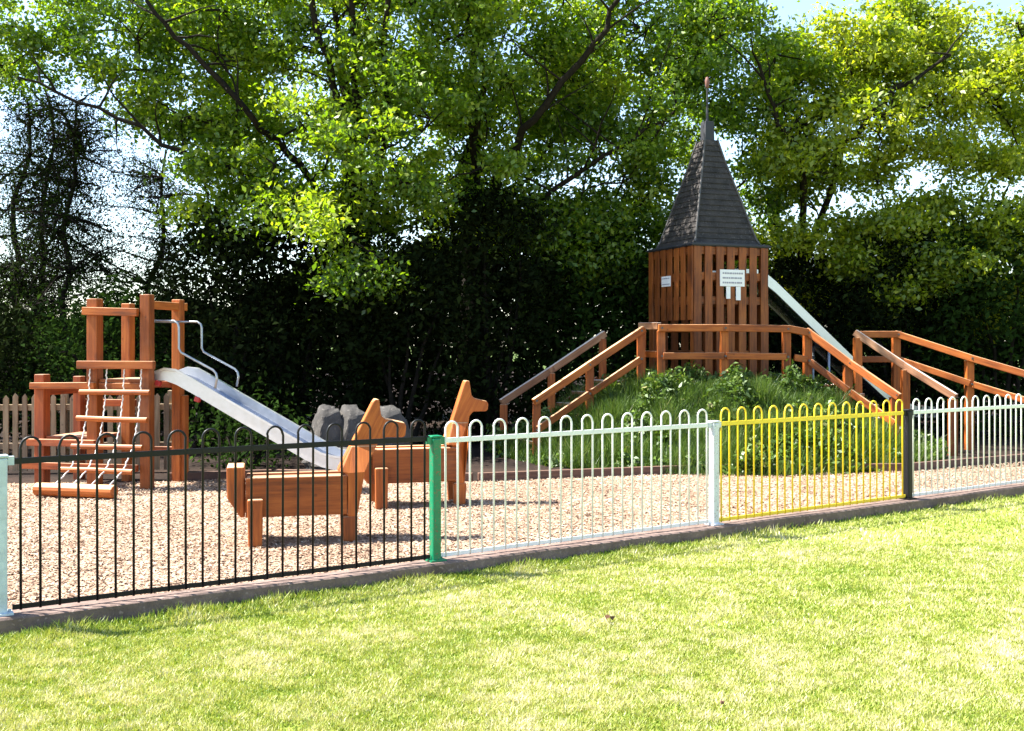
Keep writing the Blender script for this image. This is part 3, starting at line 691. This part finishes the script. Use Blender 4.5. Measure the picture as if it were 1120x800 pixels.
boulder('grey boulder showing behind the head of the nearer play horse', W(424, 13.1, 0.45), (0.27, 0.22, 0.50), 9.7)
boulder('low flat dark boulder in front of the upright one by the slide', W(368, 12.5, 0.22), (0.38, 0.2, 0.20), 12.2)

# fallen leaves on the lawn
def fallen(label, px, py, s_, rz):
    D = (ZC - 0.03) * F / (py - Y0); c = W(px, D, 0.045)
    m = MB(); n_ = 9; vs = [(0, 0, 0.006)]
    for k in range(n_):
        u = 2 * math.pi * k / n_; rr = s_ * (0.75 + 0.35 * math.cos(2 * u)) * random.uniform(.85, 1.1); vs.append((rr * math.cos(u), rr * math.sin(u), 0.012 * math.sin(3 * u + 1)))
    m.add(vs, [(0, 1 + k, 1 + (k + 1) % n_) for k in range(n_)], [(0, 0, 0)] * len(vs))
    o = m.build('fallen_leaf', M['leaf_dead']); o.location = c; o.rotation_euler = (0.3, 0.2, rz); tag(o, label, 'leaf', 'dead leaves on the lawn')
    so = o.modifiers.new('thick', 'SOLIDIFY'); so.thickness = 0.002
fallen('largest reddish brown dead leaf lying in the middle of the lawn', 667, 678, 0.030, 0.4)
fallen('tiny brown dead leaf at the lower edge of the lawn', 790, 772, 0.013, 2.0)

# ------------------------------------------------------------------ trees and shrubs
def limb(m, p, q, r0, r1, n=7, bend=0.25, seg=6):
    p, q = Vector(p), Vector(q); d = (q - p); L = d.length
    c = Vector((random.uniform(-1, 1), random.uniform(-1, 1), random.uniform(-0.2, 1))) * L * bend
    pts = []
    for i in range(seg + 1):
        u = i / seg; pt = p + d * u + c * (u * (1 - u)) * 1.2
        if 0 < i < seg: pt += Vector((random.uniform(-1, 1), random.uniform(-1, 1), random.uniform(-1, 1))) * L * 0.025
        pts.append(pt)
    m.tube(pts, [r0 + (r1 - r0) * i / seg for i in range(seg + 1)], n, cap=False)
    return pts

def tree(name, label, base, fork_z, trunk_r, clumps, mat, leaf=0.13, per=110, sub_k=7.0, sig=0.20, tint0=0.45, group=None, up=0.6, boughs=()):
    """clumps: (x, y, z, R) in the place; limbs run from the trunk to each one"""
    t = thing(name, label, 'tree', base, 0, group); B = Vector(base)
    m = MB()
    top = Vector((random.uniform(-.3, .3), random.uniform(-.2, .2), fork_z))
    tp = [Vector((0, 0, -0.2)), Vector((random.uniform(-.1, .1), 0, fork_z * 0.35)), top * 0.7 + Vector((random.uniform(-.1, .1), 0, 0.0)), top]
    tp[2].z = fork_z * 0.7
    m.tube(tp, [trunk_r * 1.35, trunk_r, trunk_r * 0.9, trunk_r * 0.75], 12, cap=False)
    zmax = max(c[2] for c in clumps) - B.z
    lead = limb(m, top, top + Vector((random.uniform(-.4, .4), 0, (zmax - fork_z) * 0.75)), trunk_r * 0.7, 0.03, 9, 0.1, 8)
    spine = tp[2:] + lead
    C = []; T = []
    nodes = [(p, trunk_r * 0.75 * (1 - 0.85 * i / len(spine))) for i, p in enumerate(spine)]
    root = top.copy()
    for (x, y, z_, R) in sorted(clumps, key=lambda q: (Vector(q[:3]) - B - root).length):
        c = Vector((x, y, z_)) - B
        def cost(nd):
            s_, r_ = nd; return (s_ - c).length + 1.6 * max(0, s_.z - c.z + 0.25 * math.hypot(s_.x - c.x, s_.y - c.y)) + 0.25 * (s_ - root).length
        src, r_src = min(nodes, key=cost)
        dist = (c - src).length; r0 = min(r_src * 0.75, 0.022 + 0.02 * dist)
        pts = limb(m, src, c, r0, 0.016, 7, 0.22, 7)
        nodes += [(p, r0 + (0.016 - r0) * i / 7) for i, p in enumerate(pts) if i >= 2]
        ns = max(3, int(sub_k * R * R)); tc = random.gauss(0, 0.10)
        for _ in range(ns):
            v = Vector((random.gauss(0, 1), random.gauss(0, 1), random.gauss(0, 0.75))); v = v.normalized() * R * random.uniform(0.35, 1.0) ** 0.6
            v.z *= 0.75; s_c = c + v
            limb(m, pts[random.choice((4, 5, 6))] if random.random() < .5 else c, s_c, 0.016, 0.005, 4, 0.15, 3)
            k = int(per * random.uniform(0.6, 1.35))
            g = RNG.normal(0, 1, (k, 3)) * np.array([sig, sig, sig * 0.62]) * random.uniform(0.8, 1.3) + np.array(s_c)
            C.append(g); T.append(np.full(k, tint0 + tc + random.gauss(0, 0.11)) + RNG.normal(0, 0.16, k))
    for r0, r1, bp_ in boughs:
        q = [Vector(p) - B for p in bp_]; pts = []
        for i in range(len(q) - 1):
            for k in range(4):
                pts.append(q[i].lerp(q[i + 1], k / 4) + Vector((random.gauss(0, .03), random.gauss(0, .03), random.gauss(0, .03))))
        pts.append(q[-1]); m.tube(pts, [0.55 * (r0 + (r1 - r0) * i / (len(pts) - 1)) for i in range(len(pts))], 8, cap=False)
        for p in pts[4:]:
            limb(m, p, p + Vector((random.gauss(0, .6), random.gauss(0, .4), random.gauss(.3, .5))), 0.022, 0.006, 5, .2, 4)
    m.build('trunk', M['bark_tree'], t, smooth=True)
    C = np.concatenate(C); T = np.concatenate(T)
    faces_object('crown', leaf_verts(C, leaf, up=up), 4, T, mat, t)
    return t

def ellipsoid_clumps(c, r, n, R=(0.6, 1.0), shell=0.45, cut=None):
    out = []
    tries = 0
    while len(out) < n and tries < 5000:
        tries += 1
        v = np.array([random.gauss(0, 1) for _ in range(3)]); v /= np.linalg.norm(v); v *= random.uniform(shell ** 3, 1) ** (1 / 3)
        p = (c[0] + v[0] * r[0], c[1] + v[1] * r[1], c[2] + v[2] * r[2])
        if cut and not cut(*p): continue
        RR = random.uniform(*R)
        if any((p[0] - q[0]) ** 2 + (p[1] - q[1]) ** 2 + (p[2] - q[2]) ** 2 < (0.55 * (RR + q[3])) ** 2 for q in out): continue
        out.append((*p, RR))
    return out

def pc(px, py, D, R): p = P(px, py, D); return (p.x, p.y, p.z, R)

# great oak in the middle
cl = ellipsoid_clumps((-2.4, 18.0, 6.7), (4.6, 2.6, 3.3), 52, (0.65, 1.05))
cl += [pc(330, 210, 15.2, .62), pc(400, 150, 15.4, .7), pc(300, 180, 15.6, .55), pc(375, 260, 15.0, .6), pc(420, 285, 15.3, .5), pc(350, 120, 15.8, .75), pc(440, 200, 15.6, .65), pc(260, 120, 16.2, .6), pc(220, 190, 16.2, .45), pc(470, 130, 16, .7), pc(290, 240, 15.6, .4), pc(240, 60, 16.2, .7), pc(150, 40, 16.5, .7), pc(170, 110, 16.5, .45), pc(390, 305, 14.9, .35), pc(370, 20, 16.5, .75), pc(330, 50, 16.5, .7), pc(410, 60, 16.3, .7), pc(500, 40, 16.5, .8), pc(560, 90, 16.6, .55), pc(280, 30, 16.8, .7), pc(100, 70, 16.8, .45), pc(230, 230, 16.4, .45), pc(250, 270, 16.3, .4), pc(470, 210, 16.0, .5), pc(60, 60, 16.8, .5), pc(540, 180, 16.6, .5), pc(20, 30, 16.8, .6), pc(200, 130, 16.3, .5)]
tree('oak_tree', 'great broad oak with bright low hanging boughs above the nearer horse', W(398, 18.6, 0.05), 3.4, 0.30, cl, M['oak'], 0.088, 290, 10.5, tint0=0.64,
     boughs=[(.15, .07, [W(398, 18.6, 2.6), P(378, 140, 16.6), P(350, 40, 16.0), P(325, -60, 15.8)]), (.13, .07, [W(398, 18.6, 3.2), P(392, 110, 16.5), P(388, 20, 16.0), P(384, -70, 15.8)]),
             (.12, .06, [W(398, 18.6, 3.3), P(424, 120, 16.7), P(420, 20, 16.1), P(432, -60, 15.9)]), (.12, .05, [W(398, 18.6, 2.8), P(330, 180, 16.8), P(276, 128, 15.9), P(204, 51, 15.5), P(160, 0, 15.4)]),
             (.10, .03, [W(398, 18.6, 2.9), P(300, 200, 16.6), P(200, 166, 15.9), P(106, 119, 15.7), P(20, 85, 15.6)])])
cl = ellipsoid_clumps((1.6, 19.6, 6.6), (4.0, 2.5, 3.6), 46, (0.65, 1.0), cut=lambda x, y, z: z > 3.4)
cl += [pc(680, 200, 17.5, .6), pc(720, 120, 17.5, .7), pc(640, 180, 17.5, .5), pc(690, 260, 17.6, .5), pc(640, 120, 18, .5), pc(760, 60, 17.6, .8), pc(820, 30, 17.6, .6), pc(780, 20, 17, .7), pc(830, 90, 18, .5), pc(700, 30, 17.5, .8), pc(600, 230, 17.6, .5), pc(650, 240, 17.7, .5), pc(735, 200, 17.8, .45), pc(590, 60, 17.4, .6), pc(640, 40, 17.4, .7), pc(850, 60, 18, .6), pc(700, 160, 17.3, .5), pc(700, 225, 17.7, .45), pc(730, 250, 17.9, .4), pc(845, 120, 18.2, .5), pc(800, 120, 18.2, .5), pc(820, 190, 18.5, .45), pc(770, 90, 18, .5), pc(845, 230, 18.7, .35), pc(605, 265, 17.3, .4), pc(640, 285, 17.2, .4), pc(690, 285, 17.3, .35), pc(665, 250, 17.2, .45), pc(560, 225, 17.0, .35)]
tree('oak_tree', 'tall oak with thick forked limbs standing behind the roof of the tower', W(520, 20.4, 0.05), 3.9, 0.33, cl, M['oak'], 0.090, 275, 10.0, tint0=0.60,
     boughs=[(.16, .06, [W(520, 20.4, 2.8), P(545, 190, 17.6), P(580, 130, 16.8), P(650, 50, 16.4), P(690, -20, 16.2)]), (.13, .05, [W(520, 20.4, 3.2), P(520, 160, 17.6), P(530, 80, 16.8), P(500, -20, 16.3)]), (.10, .04, [W(520, 20.4, 3.0), P(600, 210, 17.2), P(680, 160, 17.0), P(740, 120, 16.9)])])
cl = ellipsoid_clumps((7.6, 19.2, 4.9), (3.5, 2.3, 3.2), 46, (0.6, 0.95))
cl += [pc(870, 90, 18.6, .6), pc(900, 130, 18.4, .6), pc(850, 170, 18.6, .5), pc(880, 210, 18.6, .45), pc(1000, 60, 18.6, .8), pc(950, 60, 18.4, .7), pc(1090, 110, 18.5, .7), pc(1120, 170, 18.4, .7), pc(1130, 250, 17.6, .6), pc(1090, 270, 17.6, .5), pc(870, 262, 18.2, .35), pc(910, 282, 18.0, .35), pc(955, 290, 17.9, .35), pc(1015, 285, 17.8, .4), pc(1060, 300, 17.4, .35), pc(960, 180, 18.3, .45), pc(1010, 230, 18.2, .5), pc(930, 250, 18.4, .35), pc(970, 270, 18.2, .4), pc(1050, 220, 18.2, .5), pc(940, 110, 18.3, .6), pc(900, 190, 18.3, .5), pc(980, 140, 18.2, .6), pc(1040, 170, 18.2, .55), pc(1060, 80, 18.3, .6), pc(920, 60, 18.5, .6), pc(970, 20, 18.6, .7), pc(1020, 20, 18.6, .6)]
tree('oak_tree', 'sunlit yellow-green oak at the side of the slide tower under open sky', W(866, 20.2, 0.05), 2.4, 0.24, cl, M['oak_young'], 0.090, 290, 10.5, tint0=0.70,
     boughs=[(.13, .05, [W(866, 20.2, 2.2), P(885, 185, 18.0), P(850, 135, 17.6), P(830, 70, 17.4)]), (.12, .04, [W(866, 20.2, 2.4), P(920, 160, 17.8), P(980, 100, 17.5), P(1040, 60, 17.4)])])
cl = ellipsoid_clumps((-8.8, 17.6, 7.7), (3.4, 2.3, 2.3), 26, (0.6, 0.95), cut=lambda x, y, z: z > 5.6)
tree('oak_tree', 'overhanging light green oak bough above the thin bare trees', W(-160, 17.8, 0.05), 4.6, 0.26, cl, M['oak'], 0.085, 260, 9.5, tint0=0.62)

# thin, almost bare trees against the sky
def thin_tree(label, px, D, ht, lean, seed):
    random.seed(seed)
    base = W(px, D, 0.05); t = thing('thin_tree', label, 'tree', base, 0, 'thin dark trees against the sky')
    m = MB(); C = []
    st = limb(m, (0, 0, -0.1), (lean, 0.2, ht), 0.085, 0.02, 8, 0.03, 12)
    for k in range(64):
        u = random.uniform(0.18, 1.0); p = st[min(int(u * 12), 12)]
        ang = random.uniform(0, 2 * math.pi); ln = random.uniform(0.7, 1.9) * (1.15 - 0.55 * u)
        q = p + Vector((math.cos(ang) * ln, math.sin(ang) * ln, random.uniform(-0.75, 0.65) * ln))
        bp_ = limb(m, p, q, 0.022, 0.006, 4, 0.15, 5)
        for b_ in bp_[1:]:
            for _ in range(5):
                e_ = b_ + Vector((random.gauss(0, .28), random.gauss(0, .28), random.gauss(-0.03, .26)))
                limb(m, b_, e_, 0.007, 0.003, 3, 0.1, 2)
                C.append(RNG.normal(0, 0.13, (random.randint(3, 12), 3)) * np.array([1.2, 1.2, 1.0]) + np.array(e_))
    C = np.concatenate(C)
    m.build('trunk', M['bark_tree'], t, smooth=True)
    faces_object('crown', leaf_verts(C, 0.058, 0.45), 4, RNG.uniform(0, 1, len(C)), M['thin'], t)
thin_tree('thin dark tree nearest the side edge, sky showing through its twigs', 12, 19.5, 6.2, 0.2, 3)
thin_tree('thin dark straight tree with fine twigs rising behind the picket fence', 47, 20.0, 6.6, -0.1, 5)
thin_tree('slender dark tree with drooping fine twigs behind the climbing frame posts', 70, 19.0, 6.0, 0.15, 8)
thin_tree('leaning thin dark tree between climbing frame and the great oak', 150, 20.5, 5.4, 0.5, 13)
random.seed(21)

def shrub(name, label, px, D, hw_px, top_y, mat, leaf=0.10, dens=1.0, depth=1.0, cat='bush', bottom=0.05):
    base = W(px, D, bottom); rx = hw_px / F * D; H = ZC - (top_y - Y0) / F * D - bottom
    t = thing(name, label, cat, base, 0, 'dark bushes under the trees')
    m = MB(); C = []; nl = max(8, int(11 * rx * H * dens * 0.9))
    for k in range(5):
        limb(m, (random.uniform(-.2, .2), random.uniform(-.15, .15), -0.1), (random.uniform(-.6, .6) * rx, random.uniform(-.4, .4) * depth, H * random.uniform(.5, .85)), 0.05, 0.012, 6, 0.1, 5)
    m_ = MB()
    for k in range(5):
        limb(m_, (random.uniform(-.2, .2), random.uniform(-.15, .15), -0.1), (random.uniform(-.6, .6) * rx, random.uniform(-.4, .4) * depth, H * random.uniform(.5, .85)), 0.05, 0.012, 6, 0.1, 5)
    m_.build('stem', M['bark_tree'], t)
    T = []
    for k in range(nl * 3):
        u = random.uniform(-1, 1); zz = random.uniform(0.02, 1.0) ** 0.8
        prof = math.sqrt(max(0, 1 - max(0, (zz - 0.35) / 0.65) ** 2)) * (0.85 + 0.15 * zz)
        ang = random.uniform(0, 2 * math.pi); rr = math.sqrt(random.uniform(0.25, 1.0))
        c = np.array([math.cos(ang) * rr * rx * prof * random.uniform(.85, 1.12), math.sin(ang) * rr * depth * prof, zz * H])
        kk_ = int(60 * dens); C.append(RNG.normal(0, 1, (kk_, 3)) * np.array([0.24, 0.2, 0.17]) + c); T.append(np.full(kk_, random.gauss(0.42, 0.15)) + RNG.normal(0, .16, kk_))
    C = np.concatenate(C); T = np.concatenate(T); k = C[:, 2] > 0.0
    faces_object('foliage', leaf_verts(C[k], leaf, 0.5), 4, T[k], mat, t)
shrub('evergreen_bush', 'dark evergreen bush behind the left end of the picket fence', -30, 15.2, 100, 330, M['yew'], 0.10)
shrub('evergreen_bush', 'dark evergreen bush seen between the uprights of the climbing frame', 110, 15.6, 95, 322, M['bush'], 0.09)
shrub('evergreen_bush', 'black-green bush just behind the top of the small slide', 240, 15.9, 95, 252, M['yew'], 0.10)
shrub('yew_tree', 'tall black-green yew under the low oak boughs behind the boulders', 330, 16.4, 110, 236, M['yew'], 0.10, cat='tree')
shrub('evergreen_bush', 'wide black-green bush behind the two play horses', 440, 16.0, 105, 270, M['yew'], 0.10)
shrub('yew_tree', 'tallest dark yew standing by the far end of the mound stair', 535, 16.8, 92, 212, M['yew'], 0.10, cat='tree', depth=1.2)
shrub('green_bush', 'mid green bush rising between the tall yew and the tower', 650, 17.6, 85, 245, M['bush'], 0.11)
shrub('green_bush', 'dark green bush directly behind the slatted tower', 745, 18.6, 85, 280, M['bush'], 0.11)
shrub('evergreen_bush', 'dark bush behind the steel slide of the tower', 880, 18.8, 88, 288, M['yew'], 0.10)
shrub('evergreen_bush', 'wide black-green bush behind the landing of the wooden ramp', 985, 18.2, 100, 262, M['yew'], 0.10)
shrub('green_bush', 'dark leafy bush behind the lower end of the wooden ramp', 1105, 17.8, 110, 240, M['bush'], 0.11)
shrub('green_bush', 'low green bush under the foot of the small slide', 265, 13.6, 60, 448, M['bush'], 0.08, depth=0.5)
# far hedge closing the view
def hedge():
    t = thing('hedge', 'long dark hedge closing the view behind all the trees', 'hedge', (0, 22.5, 0.05))
    n_ = 70000; x = RNG.uniform(-15, 16, n_); top = np.interp(x, [-15, -9, -6, -3, 1, 5, 9, 16], [2.1, 2.2, 2.5, 3.6, 4.0, 3.2, 3.0, 3.3])
    top = top + 0.6 * np.array([mnoise.noise(Vector((v * 0.9, 2.2, 0))) for v in x])
    C = np.stack([x, RNG.uniform(-0.9, 0.9, n_), np.sqrt(RNG.uniform(0, 1, n_)) ** 1.2 * top], 1)
    faces_object('foliage', leaf_verts(C, 0.2, 0.6), 4, RNG.normal(0.4, .2, n_), M['yew'], t)
    for k in range(20):
        m = MB(); limb(m, (-14 + k * 1.5, 0, -0.1), (-14 + k * 1.5 + random.uniform(-.5, .5), 0, 1.9), 0.06, 0.02, 6, 0.1, 4); m.build('stem', M['bark_tree'], t)
hedge()

# ------------------------------------------------------------------ light, sky, camera
EL, AZ = 54.0, -92.0 + 8.0             # sun from the left, a touch behind the scene; compass azimuth from +Y
w = bpy.data.worlds.new('World'); sc.world = w; w.use_nodes = True
nt = w.node_tree; bg = nt.nodes['Background']; sky = nt.nodes.new('ShaderNodeTexSky')
sky.sky_type = 'NISHITA'; sky.sun_disc = False; sky.sun_elevation = math.radians(EL); sky.sun_rotation = math.radians(AZ)
sky.air_density = 1.0; sky.dust_density = 0.8; sky.ozone_density = 1.0
nt.links.new(sky.outputs[0], bg.inputs[0]); bg.inputs[1].default_value = 0.095
sd = Vector((math.sin(math.radians(AZ)) * math.cos(math.radians(EL)), math.cos(math.radians(AZ)) * math.cos(math.radians(EL)), math.sin(math.radians(EL))))
lt = bpy.data.lights.new('sun', 'SUN'); lt.energy = 5.0; lt.angle = math.radians(0.5); lt.color = (1.0, 0.95, 0.86)
lo = bpy.data.objects.new('sun', lt); COL.objects.link(lo); lo.rotation_euler = sd.to_track_quat('Z', 'Y').to_euler(); lo.location = sd * 30

cam = bpy.data.cameras.new('camera'); co = bpy.data.objects.new('camera', cam); COL.objects.link(co)
co.location = (0, 0, ZC); co.rotation_euler = (math.radians(90), 0, 0)
cam.sensor_width = 36; cam.sensor_fit = 'HORIZONTAL'; cam.lens = 36 * F / 1120; cam.shift_y = -(400 - Y0) / 1120
cam.clip_start = 0.1; cam.clip_end = 1000
sc.camera = co
sc.view_settings.view_transform = 'Standard'; sc.view_settings.look = 'None'; sc.view_settings.gamma = 1; sc.view_settings.use_curve_mapping = False
sc.view_settings.exposure = 2.12
sc.cycles.max_bounces = 8; sc.cycles.diffuse_bounces = 4; sc.cycles.glossy_bounces = 3; sc.cycles.transmission_bounces = 4
